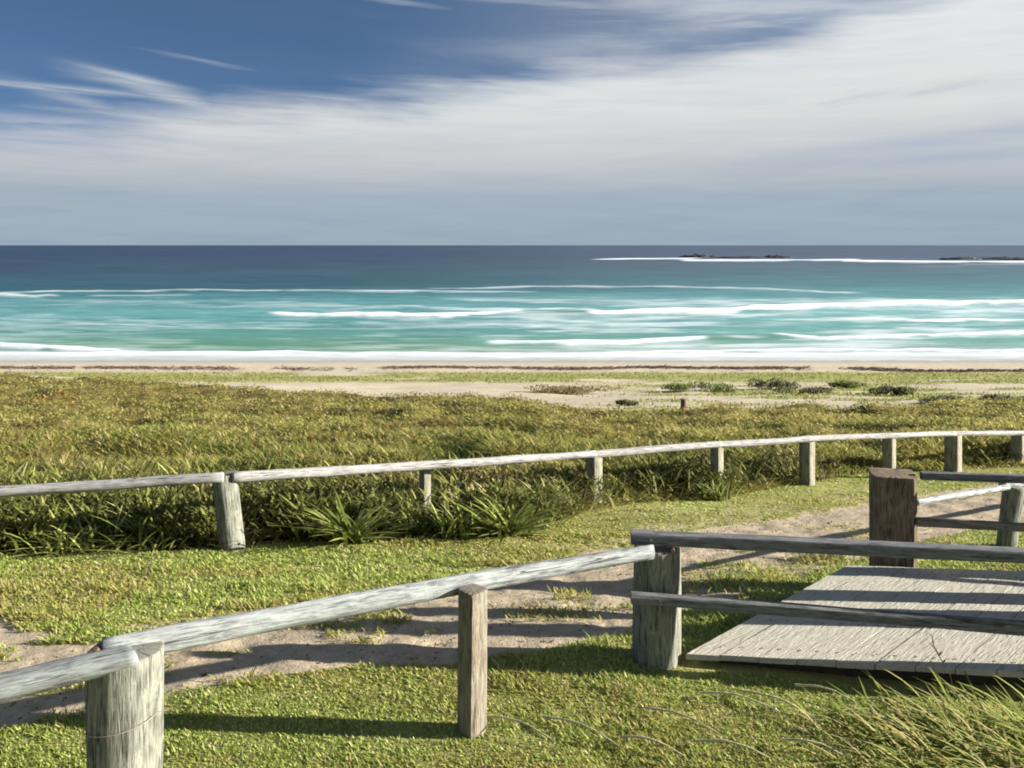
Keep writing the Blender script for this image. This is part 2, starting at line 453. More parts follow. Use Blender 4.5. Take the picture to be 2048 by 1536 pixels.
def pebbles():
    n = 16000
    D = rng.uniform(4.6, 17, n); X = rng.uniform(-.74, .74, n) * D; Z = ground_z(X, D)
    _, pm, _, _, _ = ground_cols(X, D, Z)
    k = (pm > .5) & (rng.random(n) < .5) & ~((X > 1.3) & (D > 6.7) & (D < 9.1) & ((X - 1.45) * 1.95 - (D - 7.08) * 2.11 > -.1))
    X, D, Z = X[k], D[k], Z[k]; n = len(X)
    s_ = rng.uniform(.006, .018, n) * (1 + 1.2 * (rng.random(n) < .05)); th = rng.uniform(0, 3.14, n)
    o8 = np.array([(1, 0, 0), (0, .6, 0), (-1, 0, 0), (0, -.6, 0), (0, 0, .5), (0, 0, -.5)])
    R = np.stack([np.stack([np.cos(th), -np.sin(th)], 1), np.stack([np.sin(th), np.cos(th)], 1)], 1)
    v = np.repeat(o8[None], n, 0) * rng.uniform(.7, 1.3, (n, 6, 1))
    v[:, :, :2] = np.einsum('nij,nkj->nki', R, v[:, :, :2])
    v = v * s_[:, None, None] + np.stack([X, D, Z - .012], 1)[:, None, :]
    tr = np.array([(0, 1, 4), (1, 2, 4), (2, 3, 4), (3, 0, 4), (1, 0, 5), (2, 1, 5), (3, 2, 5), (0, 3, 5)])
    T = (np.arange(n) * 6)[:, None, None] + tr[None]
    c = colmix(n, (np.array([.30, .25, .18]), 2), (np.array([.16, .12, .08]), 3), (np.array([.5, .44, .35]), 1))
    o = link_mesh('pebbles', np_mesh('pebbles', v.reshape(-1, 3), T.reshape(-1, 3), np.repeat(c[:, None], 6, 1).reshape(-1, 3)), M_scrub)
    props(o, 'small stones and bits of bark scattered over the sandy path', 'pebbles', kind='stuff')
pebbles()

# ------------------------------------------------------------------ strap-leaved undergrowth along the far fence
def strap_clump(cx, cy, cz, nl, lmin, lmax, pal, wid=(.022, .04), leanr=(.35, .98), spread=.12, azc=None):
    b = np.stack([cx + rng.normal(0, spread, nl), cy + rng.normal(0, spread * .6, nl), np.full(nl, cz - .03)], 1)
    L_ = rng.uniform(lmin, lmax, nl)
    az = rng.uniform(0, 2 * np.pi, nl) if azc is None else rng.normal(azc, .7, nl)
    return blades(b, L_, rng.uniform(wid[0], wid[1], nl), az, rng.uniform(leanr[0], leanr[1], nl), colmix(nl, *pal), 5, 1.1, az + np.pi / 2 + rng.normal(0, .3, nl))
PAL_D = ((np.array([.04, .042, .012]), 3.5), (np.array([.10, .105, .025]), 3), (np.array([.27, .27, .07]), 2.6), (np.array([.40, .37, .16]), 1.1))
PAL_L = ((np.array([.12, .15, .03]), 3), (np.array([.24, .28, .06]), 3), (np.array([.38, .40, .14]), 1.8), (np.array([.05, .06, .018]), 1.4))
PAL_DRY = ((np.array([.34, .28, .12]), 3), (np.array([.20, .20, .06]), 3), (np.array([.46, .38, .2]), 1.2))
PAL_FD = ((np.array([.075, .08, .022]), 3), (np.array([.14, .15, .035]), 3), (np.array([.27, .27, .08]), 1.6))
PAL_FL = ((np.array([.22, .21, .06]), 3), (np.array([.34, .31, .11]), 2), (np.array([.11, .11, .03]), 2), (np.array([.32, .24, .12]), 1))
def undergrowth():
    parts = []
    for i in range(900):
        px = random.uniform(-350, 2350)
        lo = float(edge(HEDGE_LO, px))
        t = random.random() ** .9
        py = lo - 2 - t * (edge([(0, 150), (1100, 105), (1500, 66), (2048, 40)], px))
        try: x, d, z = onground(px, float(py))
        except Exception: continue
        if d > 26 or d < 9.9: continue
        pal = PAL_D
        q = float(fbm(np.array([x * .5]), np.array([d * .5]), 301, 3)[0])
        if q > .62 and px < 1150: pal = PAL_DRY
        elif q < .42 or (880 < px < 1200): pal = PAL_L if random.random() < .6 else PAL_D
        s = random.uniform(.85, 1.3) * (1 if px < 1200 else 1.0)
        if 1640 < px < 1960: s *= .55
        if 380 < px < 520 and py > lo - 40: s *= .45
        if 800 < px < 885: s *= .6
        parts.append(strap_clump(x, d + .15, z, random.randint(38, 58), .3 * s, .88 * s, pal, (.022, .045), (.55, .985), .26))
    for i in range(340):
        px = random.choice((random.uniform(1120, 2250), random.uniform(-300, 1200)))
        lo = float(edge(HEDGE_LO, px))
        py = lo - random.uniform(4, float(edge([(0, 130), (1100, 100), (1500, 66), (2048, 34)], px)))
        x, d, z = onground(px, py)
        if d < 10.2 or d > 27 or 810 < px < 880: continue
        n = 330; R = random.uniform(.3, .55) * (.6 if 1650 < px < 1960 else 1)
        sp = rng.normal(0, 1, (n, 3)); sp /= np.linalg.norm(sp, axis=1)[:, None]; sp *= rng.uniform(.55, 1, (n, 1)) * np.array([R * 1.3, R * .8, R * .7])
        p = np.array([x, d + .2, z + R * .45]) + sp; p[:, 2] = np.maximum(p[:, 2], z)
        q = float(fbm(np.array([x * .4]), np.array([d * .4]), 331, 3)[0])
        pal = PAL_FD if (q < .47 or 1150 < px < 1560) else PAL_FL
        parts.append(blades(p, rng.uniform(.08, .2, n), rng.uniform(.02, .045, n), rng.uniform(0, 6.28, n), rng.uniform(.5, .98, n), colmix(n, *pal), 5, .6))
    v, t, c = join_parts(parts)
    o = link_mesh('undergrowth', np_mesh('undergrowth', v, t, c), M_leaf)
    props(o, 'dense dark strap-leaved undergrowth growing along the far rail fence', 'undergrowth', kind='stuff')
undergrowth()

def tuft(name, px, py, nl, lmin, lmax, pal, label, cat='plant', wid=(.025, .05), lean=(.3, .98), spread=.1, azc=None):
    x, d, z = onground(px, py)
    v, t, c = strap_clump(0, 0, 0, nl, lmin, lmax, pal, wid, lean, spread, azc)
    o = link_mesh(name, np_mesh(name, v, t, c), M_leaf); o.location = (x, d, z)
    return props(o, label, cat)
tuft('strap_leaf_plant', 700, 1086, 130, .5, 1.15, PAL_L, 'pale strap-leaved clump with a dark hollow, spilling onto the lawn mid-way along the undergrowth', wid=(.04, .07), lean=(.6, .99))
tuft('strap_leaf_plant', 1010, 1072, 170, .5, 1.0, PAL_L, 'bright green arching clump where the undergrowth narrows toward the lawn', wid=(.03, .055), lean=(.6, .99))
tuft('strap_leaf_plant', 905, 1074, 90, .35, .7, PAL_L, 'green clump hiding the foot of the partly buried slim fence post')
tuft('strap_leaf_plant', 590, 1078, 80, .35, .75, PAL_D, 'dark strap-leaved clump just right of the thick leaning post of the far fence')
tuft('strap_leaf_plant', 1440, 1000, 70, .3, .6, PAL_L, 'small leafy clump standing alone on the lawn edge before a slim far-fence post')
tuft('tussock_grass', 1985, 1500, 460, .22, .6, ((np.array([.33, .29, .10]), 3), (np.array([.28, .32, .08]), 4), (np.array([.17, .22, .045]), 2), (np.array([.42, .36, .18]), .8)),
     'large golden green tussock in the bottom right corner below the deck', 'grass tussock', (.010, .022), (.7, .99), .42, 2.6)
tuft('tussock_grass', 1800, 1520, 200, .18, .42, ((np.array([.38, .33, .12]), 3), (np.array([.26, .3, .07]), 3), (np.array([.46, .39, .2]), 1.2)),
     'smaller flattened tussock left of the large golden one, at the bottom edge', 'grass tussock', (.009, .018), (.75, .99), .4, 2.7)
tuft('tussock_grass', 1640, 1120, 130, .12, .3, PAL_DRY, 'small dry tussock at the far left corner of the timber deck', 'grass tussock', (.01, .02), (.5, .98), .18)
tuft('tussock_grass', 1385, 1312, 120, .06, .16, PAL_L, 'tiny green tuft at the foot of the corner post, against the deck edge', 'grass tussock', (.008, .014), (.3, .95), .12)

# dry stalks lying in the grass
SG = 'long dry stalks lying in the front lawn'
def stalk(px0, py0, px1, py1, label, r=.009):
    x0, y0, z0 = onground(px0, py0); x1, y1, z1 = onground(px1, py1)
    cu = []
    for i in range(9):
        t = i / 8
        cu.append(Vector((x0 + (x1 - x0) * t, y0 + (y1 - y0) * t, z0 + (z1 - z0) * t + .05 + .05 * math.sin(t * math.pi) + random.uniform(-.004, .004))))
    bm = bmesh.new(); prev = None
    for i, p in enumerate(cu):
        rr = r * (1 - .5 * i / 8)
        ring = [bm.verts.new(p + Vector((0, math.cos(a) * rr, math.sin(a) * rr))) for a in [k * math.pi / 3 for k in range(6)]]
        if prev:
            for k in range(6): bm.faces.new((prev[k], prev[(k + 1) % 6], ring[(k + 1) % 6], ring[k]))
        prev = ring
    me = bpy.data.meshes.new('dry_stalk'); bm.to_mesh(me); bm.free()
    o = link_mesh('dry_stalk', me, M_straw, smooth=True)
    return props(o, label, 'dry stalk', SG)
M_straw = flat_noise_mat('straw', (.45, .39, .22), (.66, .6, .4), 20)
stalk(975, 1448, 1110, 1500, 'pale dry stalk starting at the foot of the slim square post')
stalk(1085, 1450, 1240, 1510, 'pale dry stalk just right of the one at the slim post foot')
for a in ((1290, 1430, 1450, 1490), (1400, 1400, 1560, 1440), (1590, 1385, 1720, 1425), (1560, 1500, 1700, 1536), (1390, 1500, 1540, 1534), (1240, 1490, 1370, 1530), (1480, 1395, 1640, 1460), (1700, 1440, 1830, 1490)):
    stalk(*a, 'dry straw coloured stalk lying in the lawn between the slim post and the tussocks')

# ------------------------------------------------------------------ timber
def log_mesh(name, p0, p1, w, h, w1=None, h1=None, square=.0, seed=0, rings=28, sides=20, rough=.012, bow=0., roll=0., dome=.25, cutl=0., cutr=0.):
    """tapered, slightly bowed log or squared timber from p0 to p1 (w across, h deep)"""
    w1 = w if w1 is None else w1; h1 = h if h1 is None else h1
    p0 = Vector(p0); p1 = Vector(p1); ax = (p1 - p0); Ln = ax.length; ax.normalize()
    up = Vector((0, 0, 1)) if abs(ax.z) < .8 else Vector((0, 1, 0))
    sx = ax.cross(up).normalized(); sy = sx.cross(ax).normalized()
    bm = bmesh.new(); lay = bm.verts.layers.float_vector.new('grain')
    ts = [i / rings for i in range(rings + 1)]
    R = []
    so = seed * 7.31
    for i, t in enumerate(ts):
        ring = []
        for k in range(sides):
            a = 2 * math.pi * k / sides + roll
            ca, sa = math.cos(a), math.sin(a)
            if square > 0:
                b = 2 * math.pi * k / sides
                cb, sb = math.cos(b), math.sin(b)
                m = max(abs(cb), abs(sb)); r = 1 / m
                r = min(r, 1.3) * square + (1 - square)
            else: r = 1
            nn = mnoise.noise(Vector((ca * 1.4 + so, sa * 1.4, t * Ln * 1.2 + so))) + .6 * mnoise.noise(Vector((ca * 5 + so, sa * 5, t * Ln * .8)))
            ww = (w + (w1 - w) * t) * .5; hh = (h + (h1 - h) * t) * .5
            off = 1 + nn * rough / max(ww, .02)
            cut = (cutl * (1 - min(1, t * 8)) + cutr * max(0, t * 8 - 7)) * ca
            bw = bow * 4 * t * (1 - t)
            pos = p0 + ax * (t * Ln + cut) + sx * (ca * r * ww * off) + sy * (sa * r * hh * off + bw)
            v = bm.verts.new(pos); v[lay] = Vector((ca * r * ww + so, sa * r * hh, t * Ln))
            ring.append(v)
        R.append(ring)
    for i in range(rings):
        for k in range(sides):
            bm.faces.new((R[i][k], R[i][(k + 1) % sides], R[i + 1][(k + 1) % sides], R[i + 1][k]))
    for end, ring, s in ((0, R[0], -1), (1, R[-1], 1)):
        c = sum((v.co for v in ring), Vector()) / sides
        prev = ring
        for f, dz in ((.93, .35), (.6, .8)):
            nr = []
            for v in prev if f == .93 else ring:
                q = bm.verts.new(c + (v.co - c) * f + ax * s * dome * dz * .05 * (1 + .4 * mnoise.noise(v.co * 9)))
                q[lay] = v[lay] * 1.0; nr.append(q)
            for k in range(sides):
                f4 = (prev[k], prev[(k + 1) % sides], nr[(k + 1) % sides], nr[k])
                bm.faces.new(f4 if s > 0 else f4[::-1])
            prev = nr
        cv = bm.verts.new(c + ax * s * dome * .05); cv[lay] = Vector((so, 0, end * Ln))
        for k in range(sides):
            f3 = (prev[k], prev[(k + 1) % sides], cv)
            bm.faces.new(f3 if s > 0 else f3[::-1])
    bmesh.ops.recalc_face_normals(bm, faces=bm.faces)
    me = bpy.data.meshes.new(name); bm.to_mesh(me); bm.free()
    return me
def timber(name, parent, mat, *a, **k):
    me = log_mesh(name, *a, **k)
    o = link_mesh(name, me, mat, parent, smooth=True)
    if k.get('square', 0) > .5:
        me.shade_smooth() if hasattr(me, 'shade_smooth') else None
        try: me.set_sharp_from_angle(angle=math.radians(32))
        except Exception: pass
    return o
def part_label(o, s): o['label'] = s; return o
def bolt(parent, loc, r=.02, d=(0, -1, 0), name='bolt'):
    bm = bmesh.new()
    bmesh.ops.create_cone(bm, cap_ends=True, segments=10, radius1=r, radius2=r * .85, depth=.03)
    bmesh.ops.bevel(bm, geom=list(bm.edges), offset=r * .15, segments=1, affect='EDGES')
    q = Vector((0, 0, 1)).rotation_difference(Vector(d))
    bmesh.ops.transform(bm, matrix=Matrix.Translation(loc) @ q.to_matrix().to_4x4(), verts=bm.verts)
    me = bpy.data.meshes.new(name); bm.to_mesh(me); bm.free()
    return link_mesh(name, me, M_metal, parent)
def wire(parent, pts, r=.004, name='wire'):
    bm = bmesh.new(); prev = None
    for i, p in enumerate(pts):
        p = Vector(p); q = Vector(pts[min(i + 1, len(pts) - 1)]) - Vector(pts[max(i - 1, 0)]); q.normalize()
        a = q.orthogonal().normalized(); b = q.cross(a)
        up = Vector((0, 0, 1)); a = q.cross(up).normalized() if abs(q.z) < .95 else a; b = a.cross(q)
        ring = [bm.verts.new(p + a * math.cos(t) * r + b * math.sin(t) * r) for t in [k * math.pi / 3 for k in range(6)]]
        if prev:
            for k in range(6): bm.faces.new((prev[k], prev[(k + 1) % 6], ring[(k + 1) % 6], ring[k]))
        prev = ring
    me = bpy.data.meshes.new(name); bm.to_mesh(me); bm.free()
    return link_mesh(name, me, M_wire, parent, smooth=True)

# ---- A: near fence
A = empty('timber_fence', (-.35, 6.1, gz(-.35, 6.1)), 'weathered grey log rail fence in the foreground, ending at the deck corner', 'fence')
xl, yl = -2.335, 5.12
pL = timber('post', A, M_post, (xl, yl, gz(xl, yl) - .3), (xl + .01, yl, .965), .40, .40, .43, .42, seed=1, rings=40, sides=28, rough=.016, dome=.2)
part_label(pL, 'thick round post at the left with two log rails meeting on it')
xc, yc = P(943, 1180, 6.1).x, 6.1
pC = timber('post', A, M_slim, (xc, yc, gz(xc, yc) - .2), (xc + .01, yc, P(943, 1178, 6.1).z), .165, .165, .165, .165, square=.9, seed=2, rings=30, sides=32, rough=.004, roll=math.radians(45), dome=.05)
part_label(pC, 'slim squared post in the middle')
xr, yr = P(1314, 1080, 7.2).x, 7.2
pR = timber('post', A, M_post, (xr, yr, gz(xr, yr) - .3), (xr, yr, P(1314, 1090, 7.2).z), .40, .40, .385, .385, seed=3, rings=40, sides=28, rough=.012, dome=.15)
part_label(pR, 'thick round grey corner post beside the deck')
rA1 = timber('rail', A, M_rail, P(-420, 1478, 4.55), P(262, 1313, 4.99), .17, .165, .15, .13, seed=4, rings=40, sides=24, rough=.012, dome=.3, cutr=.05)
rA2 = timber('rail', A, M_rail, P(205, 1302, 5.14), P(1306, 1103, 7.03), .145, .155, .125, .12, seed=5, rings=60, sides=24, rough=.011, bow=.01, dome=.2, cutr=-.03)
bolt(A, P(1345, 1100, 7.02), .022)
bolt(A, P(192, 1300, 5.0), .02, (0, -.6, .8))
bolt(A, P(943, 1196, 5.97), .014)
ws = []
for i in range(15):
    a = math.radians(200 + i * 10.5)
    ws.append((xl + math.cos(a) * .222, yl + math.sin(a) * .222, P(0, 1487, 4.9).z + .012 * i / 2))
ws.append((xl + .30, yl - .02, ws[-1][2] + .012)); 
wire(pL, [Vector(w) for w in ws], .003)
ws = [(xr + math.cos(math.radians(a)) * .203, yr + math.sin(math.radians(a)) * .203, P(0, 1187, 7.0).z - .0001 * a) for a in range(180, 361, 12)]

# ---- B: front railing of the deck
B = empty('deck_railing', (4.9, 6.7, gz(4.9, 6.7)), 'dark two-rail railing along the near side of the deck, starting at the grey post', 'railing')
q0 = P(1262, 1074, 7.12); q1 = P(2048, 1111, 6.82); dq = (q1 - q0)
rB1 = timber('rail', B, M_darkrail, q0, q0 + dq * 1.75, .13, .105, square=.85, seed=6, rings=60, sides=32, rough=.005, dome=.05)
q0 = P(1262, 1195, 6.96); q1 = P(2048, 1256, 6.74); dq = (q1 - q0)
rB2 = timber('rail', B, M_darkrail, q0, q0 + dq * 1.75, .07, .085, .08, .12, square=.8, seed=7, rings=60, sides=32, rough=.006, dome=.05)
bolt(B, P(1318, 1203, 6.92), .016); bolt(B, P(1300, 1080, 7.05), .016)
pB = timber('post', B, M_post, (5.0, 6.72, -.5), (5.0, 6.72, .86), .26, .26, seed=8, rings=24, sides=20)

# ---- C: far railing of the deck with the brown post
bx, by = P(1791, 950, 9.2).x, 9.25
C_ = empty('deck_railing', (bx, by, gz(bx, by)), 'two-rail railing on the far side of the deck, starting at a thick red-brown post', 'railing')
pb = timber('post', C_, M_brown, (bx, by, gz(bx, by) - .3), (bx - .01, by, P(1791, 946, 9.25).z), .44, .40, .455, .41, square=.85, seed=9, rings=40, sides=36, rough=.016, roll=.25, dome=.1)
part_label(pb, 'thick rough red-brown post with peeling side')
q0 = P(1842, 951, 9.15); q1 = P(2048, 958, 8.95); dq = q1 - q0
timber('rail', C_, M_darkrail, q0, q0 + dq * 4.2, .09, .085, square=.85, seed=10, rings=40, sides=24, rough=.004)
q0 = P(1834, 1044, 9.0); q1 = P(2048, 1053, 8.82); dq = q1 - q0
timber('rail', C_, M_slim, q0, q0 + dq * 4.2, .07, .09, square=.8, seed=11, rings=40, sides=24, rough=.006, bow=-.015)
timber('post', C_, M_post, (6.3, 8.72, -.7), (6.3, 8.72, .97), .24, .24, seed=12)
bolt(pb, P(1747, 1018, 9.2), .03, (-1, -.2, 0))

# ---- D: fence beyond the deck, going to the right
dx, dy = P(2024, 975, 11.3).x, 11.3
Dm = empty('timber_fence', (dx, dy, gz(dx, dy)), 'pale rail fence beyond the deck at the right edge, starting behind the brown post', 'fence')
timber('post', Dm, M_post, P(2010, 1120, 11.3), P(2028, 973, 11.3), .24, .24, .26, .26, seed=13, rings=30, sides=22)
timber('rail', Dm, M_rail, P(1832, 1005, 9.42), P(2016, 974, 11.15), .075, .075, seed=14, rings=30, sides=18, rough=.006)
timber('rail', Dm, M_rail, P(2006, 971, 11.3), P(2330, 930, 15.0), .12, .10, seed=15, rings=30, sides=18, rough=.006)
timber('post', Dm, M_post, (P(2330, 930, 15.).x, 15., -1.5), P(2330, 928, 15.0), .24, .24, seed=16)

# ---- E: long far fence
E = empty('timber_fence', (1.4, 14.5, gz(1.4, 14.5)), 'long pale single-rail fence between lawn and dune scrub, crossing the whole view', 'fence')
# px, top y, foot y, depth, width px, kind
EP = [(-60, 992, 1130, 10.7, 60, 'r'), (458, 952, 1104, 11.2, 62, 'thick'), (850, 930, 1080, 12.9, 30, 's'), (1188, 905, 1020, 14.5, 44, 's'),
      (1434, 892, 1008, 15.9, 34, 's'), (1614, 882, 985, 17.2, 42, 's'), (1778, 872, 950, 18.6, 36, 's'), (1906, 868, 946, 19.8, 46, 's'), (2036, 866, 940, 21.0, 36, 's'), (2160, 864, 935, 22.2, 36, 's'), (2290, 862, 935, 23.4, 36, 's')]
tops = []
for i, (px, ty, fy, d, wp, k) in enumerate(EP):
    w = wp / F * d
    top = P(px, ty, d); w *= .85
    x = top.x; zf = gz(x, d)
    lean = -.02
    if k == 'thick':
        timber('post', E, M_post, (x + .07, d, zf - .25), (x - .06, d, top.z + .02), w, w, w * .92, w * .92, seed=20 + i, rings=30, sides=24, rough=.012)
    elif k == 'r':
        timber('post', E, M_farpost, (x, d, zf - .25), (x, d, top.z), w, w, seed=20 + i)
    else:
        timber('post', E, M_farpost, (x, d, zf - .25), (x, d, top.z), w * .72, w * .72, square=.85, seed=20 + i, rings=20, sides=32, rough=.004, roll=math.radians(45), dome=.05)
    tops.append(top)
# rails: two visible lengths at the left, then lengths spanning two bays
RJ = [((-700, 1030, 10.0), (446, 955, 11.05), .155, .135), ((466, 955, 11.12), (1190, 908, 14.35), .135, .125), ((1186, 909, 14.4), (1440, 888, 15.75), .125, .125),
      ((1436, 889, 15.8), (1620, 877, 17.05), .12, .12), ((1616, 877, 17.1), (1908, 867, 19.65), .12, .12), ((1904, 867, 19.7), (2295, 866, 23.3), .12, .12)]
for i, (a, b, t0, t1) in enumerate(RJ):
    timber('rail', E, M_far, P(*a), P(*b), t0, t0, t1, t1, seed=40 + i, rings=50, sides=18, rough=.012, bow=random.uniform(-.015, .02))

# ---- lone small post on the dune
x, d, z = onground(1367, 822)
me = log_mesh('marker_post', (0, 0, -.3), (.02, 0, 24 / F * d), 13 / F * d, 13 / F * d, seed=60, rings=12, sides=12)
o = link_mesh('marker_post', me, M_brown, smooth=True); o.location = (x, d, z)
props(o, 'lone small brown post standing in the grass on the dune right of centre', 'post')

# ---- two tall posts just outside the frame: their shadows lie across the deck
for (x, y, w, h_, lb) in ((5.75, 7.63, .40, 2.05, 'tall thick timber post at the right of the deck, casting the broad shadow'), (5.6, 8.12, .28, 1.75, 'tall narrower timber post behind the thick one at the right of the deck')):
    me = log_mesh('timber_post', (0, 0, 0), (0, 0, h_), w, w, seed=int(x * 10 + y), rings=30, sides=24)
    o = link_mesh('timber_post', me, M_post, smooth=True); o.location = (x, y, 0.002)
    props(o, lb, 'post')

# ------------------------------------------------------------------ deck
def clip(poly, n, c):
    out = []
    for i in range(len(poly)):
        a, b = poly[i], poly[(i + 1) % len(poly)]
        da = a[0] * n[0] + a[1] * n[1] - c; db = b[0] * n[0] + b[1] * n[1] - c
        if da >= 0: out.append(a)
        if (da >= 0) != (db >= 0):
            t = da / (da - db); out.append((a[0] + (b[0] - a[0]) * t, a[1] + (b[1] - a[1]) * t))
    return out
def build_deck():
    dk = empty('deck', (4.0, 7.8, gz(4, 7.8)), 'low weathered pale timber deck with diagonal planks at the right, between the two railings', 'deck')
    A0 = (1.45, 7.08); B0 = (3.56, 9.03); C0 = (8.6, 8.53); D0 = (8.6, 6.2)
    poly = [A0, D0, C0, B0]
    u = Vector((B0[0] - A0[0], B0[1] - A0[1])).normalized(); nrm = Vector((u.y, -u.x))
    bm = bmesh.new(); lay = bm.verts.layers.float_vector.new('grain')
    c = A0[0] * nrm.x + A0[1] * nrm.y - .02
    wd = .235
    for k in range(40):
        a = c + k * wd; b = a + wd - .007
        q = clip(poly, (nrm.x, nrm.y), a); q = clip(q, (-nrm.x, -nrm.y), -b) if q else q
        if len(q) < 3: continue
        dz = random.uniform(-.006, .004); so = random.uniform(0, 50); je = random.uniform(-.008, .006)
        top, bot = [], []
        for (x, y) in q:
            al = x * u.x + y * u.y; ac = x * nrm.x + y * nrm.y
            if abs(y - (7.08 + (x - 1.45) * (6.2 - 7.08) / (8.6 - 1.45))) < .02: x += u.x * je; y += u.y * je
            z = dz + .002 * math.sin(al * 3 + k)
            v = bm.verts.new((x, y, z)); v[lay] = (ac + so, dz, al + so); top.append(v)
            w = bm.verts.new((x, y, z - .045)); w[lay] = (ac + so, dz + .05, al + so); bot.append(w)
        m = len(q)
        bm.faces.new(top); bm.faces.new(bot[::-1])
        for i in range(m): bm.faces.new((top[i], bot[i], bot[(i + 1) % m], top[(i + 1) % m]))
    k = 0
    while k < 40:
        a = c + k * wd
        for (jp, jq) in (((1.75, 7.2), (8.5, 6.37)), ((2.3, 7.7), (8.5, 6.95)), ((3.5, 8.85), (8.5, 8.35))):
            for off in (.05, wd - .06):
                # where the plank line crosses the joist
                jd = Vector((jq[0] - jp[0], jq[1] - jp[1])); den = jd.x * nrm.x + jd.y * nrm.y
                t = (a + off - (jp[0] * nrm.x + jp[1] * nrm.y)) / den
                if not 0 < t < 1: continue
                x, y = jp[0] + jd.x * t, jp[1] + jd.y * t
                vs = [bm.verts.new((x + .011 * math.cos(q), y + .011 * math.sin(q), .0065)) for q in [i * math.pi / 4 for i in range(8)]]
                f = bm.faces.new(vs); f.material_index = 1
        k += 1
    bmesh.ops.recalc_face_normals(bm, faces=[f for f in bm.faces if f.material_index == 0])
    me = bpy.data.meshes.new('decking'); bm.to_mesh(me); bm.free()
    link_mesh('decking', me, M_deck, dk).data.materials.append(M_metal)
    # joists and a set-back bearer under the planks
    for (p, q) in (((1.75, 7.2), (8.5, 6.37)), ((2.3, 7.7), (8.5, 6.95)), ((3.5, 8.85), (8.5, 8.35))):
        timber('joist', dk, M_joist, (p[0], p[1], -.115), (q[0], q[1], -.115), .09, .13, square=.9, seed=int(p[0] * 9), rings=10, sides=16, rough=.003)
build_deck()

# ------------------------------------------------------------------ shrubs on the dunes
def shrub(px, py, wpx, hpx, cols, label, n=900):
    x, d, z = onground(px, py)
    W = wpx / F * d; Hh = hpx / F * d; Dp = W * .5
    root = empty('shrub', (x, d, z), label, 'shrub')
    # foliage
    k = max(4, int(W * 2)); cen = np.stack([rng.uniform(-.4, .4, k) * W, rng.uniform(-.35, .35, k) * Dp, rng.uniform(.25, .6, k) * Hh], 1)
    n = int(n * max(1, W / 2)); ci = rng.integers(0, k, n)
    sp = rng.normal(0, 1, (n, 3)); sp /= np.linalg.norm(sp, axis=1)[:, None]; sp *= rng.uniform(.5, 1, (n, 1))
    p = cen[ci] + sp * np.array([W * .22, Dp * .25, Hh * .42]); p[:, 2] = np.maximum(p[:, 2], .02)
    c = colmix(n, *cols)
    v, t, cc = blades(p, rng.uniform(.08, .2, n) * min(1.4, Hh * 2.5), rng.uniform(.04, .08, n), rng.uniform(0, 6.28, n), rng.uniform(.3, .98, n), c)
    v += np.array([x, d, z])
    link_mesh('foliage', np_mesh('foliage', v, t, cc), M_scrub, root)
    for i in range(4):
        b = np.array([[rng.uniform(-.1, .1) * W, rng.uniform(-.1, .1) * Dp, -.03]])
        v, t, cc = blades(b, np.array([Hh * 1.0]), np.array([.05]), np.array([rng.uniform(0, 6.28)]), np.array([rng.uniform(.3, .8)]), np.array([[.07, .05, .035]]), 3)
        v += np.array([x, d, z]); link_mesh('branch', np_mesh('branch', v, t, cc), M_scrub, root)
PS_D = ((np.array([.06, .07, .04]), 3), (np.array([.12, .13, .06]), 2), (np.array([.24, .22, .12]), 1.4))
PS_B = ((np.array([.22, .18, .07]), 3), (np.array([.14, .12, .05]), 2), (np.array([.34, .29, .13]), 1))
PS_G = ((np.array([.15, .19, .06]), 3), (np.array([.24, .28, .08]), 2), (np.array([.09, .11, .05]), 2))
for a in ((1150, 788, 190, 13, PS_B, 'long flat brown-green shrub lying alone on the open sand right of centre'),
          (1258, 811, 70, 13, PS_D, 'small dark shrub on the sand just left of the lone dune post'),
          (1400, 782, 130, 16, PS_G, 'mottled low green shrub on the dune above the lone post'),
          (1545, 778, 90, 22, PS_D, 'darkest tangled shrub with bare twigs on the right-hand dune'),
          (1608, 788, 110, 14, PS_D, 'low dark shrub touching the tangled one on its right'),
          (1695, 776, 80, 15, PS_G, 'bright green round shrub on the right-hand dune'),
          (1782, 790, 100, 18, PS_D, 'blue-green shrub with a pale sandy hollow beside it'),
          (1655, 828, 100, 8, PS_D, 'thin dark streak of a shrub in the green patch below the dune'),
          (1900, 806, 130, 12, PS_D, 'long dark shrub at the right, left half of the dark band'),
          (2025, 812, 130, 20, PS_D, 'tall dark shrub at the right edge above the far fence'),
          (1780, 836, 110, 14, PS_B, 'brown low shrub above the far fence near its bend'),
          (305, 776, 60, 12, PS_D, 'dark green shrub at the top edge of the scrub on the left'),
          (60, 766, 110, 14, PS_B, 'brown shrub at the far left on the crest of the scrub'),
          (390, 783, 130, 10, PS_D, 'low dark shrub at the tip of the scrub where the open sand begins')):
    shrub(*a)

# weed beside the deck edge
def weed():
    x, d, z = onground(1905, 1372)
    root = empty('weed', (x, d, z), 'thin upright weed with small leaves growing against the deck edge at the right', 'plant')
    pts = [(x + (t * -.16) + .02 * math.sin(t * 6), d, z - .02 + t * .42) for t in [i / 8 for i in range(9)]]
    w = wire(root, pts, .004, 'stem'); w.data.materials.clear(); w.data.materials.append(M_straw)
    n = 16; b = np.array([pts[random.randint(2, 8)] for i in range(n)])
    v, t, c = blades(b, rng.uniform(.04, .09, n), rng.uniform(.012, .02, n), rng.uniform(0, 6.28, n), rng.uniform(.5, .95, n), colmix(n, *PAL_DRY))
    link_mesh('leaves', np_mesh('leaves', v, t, c), M_leaf, root)
weed()

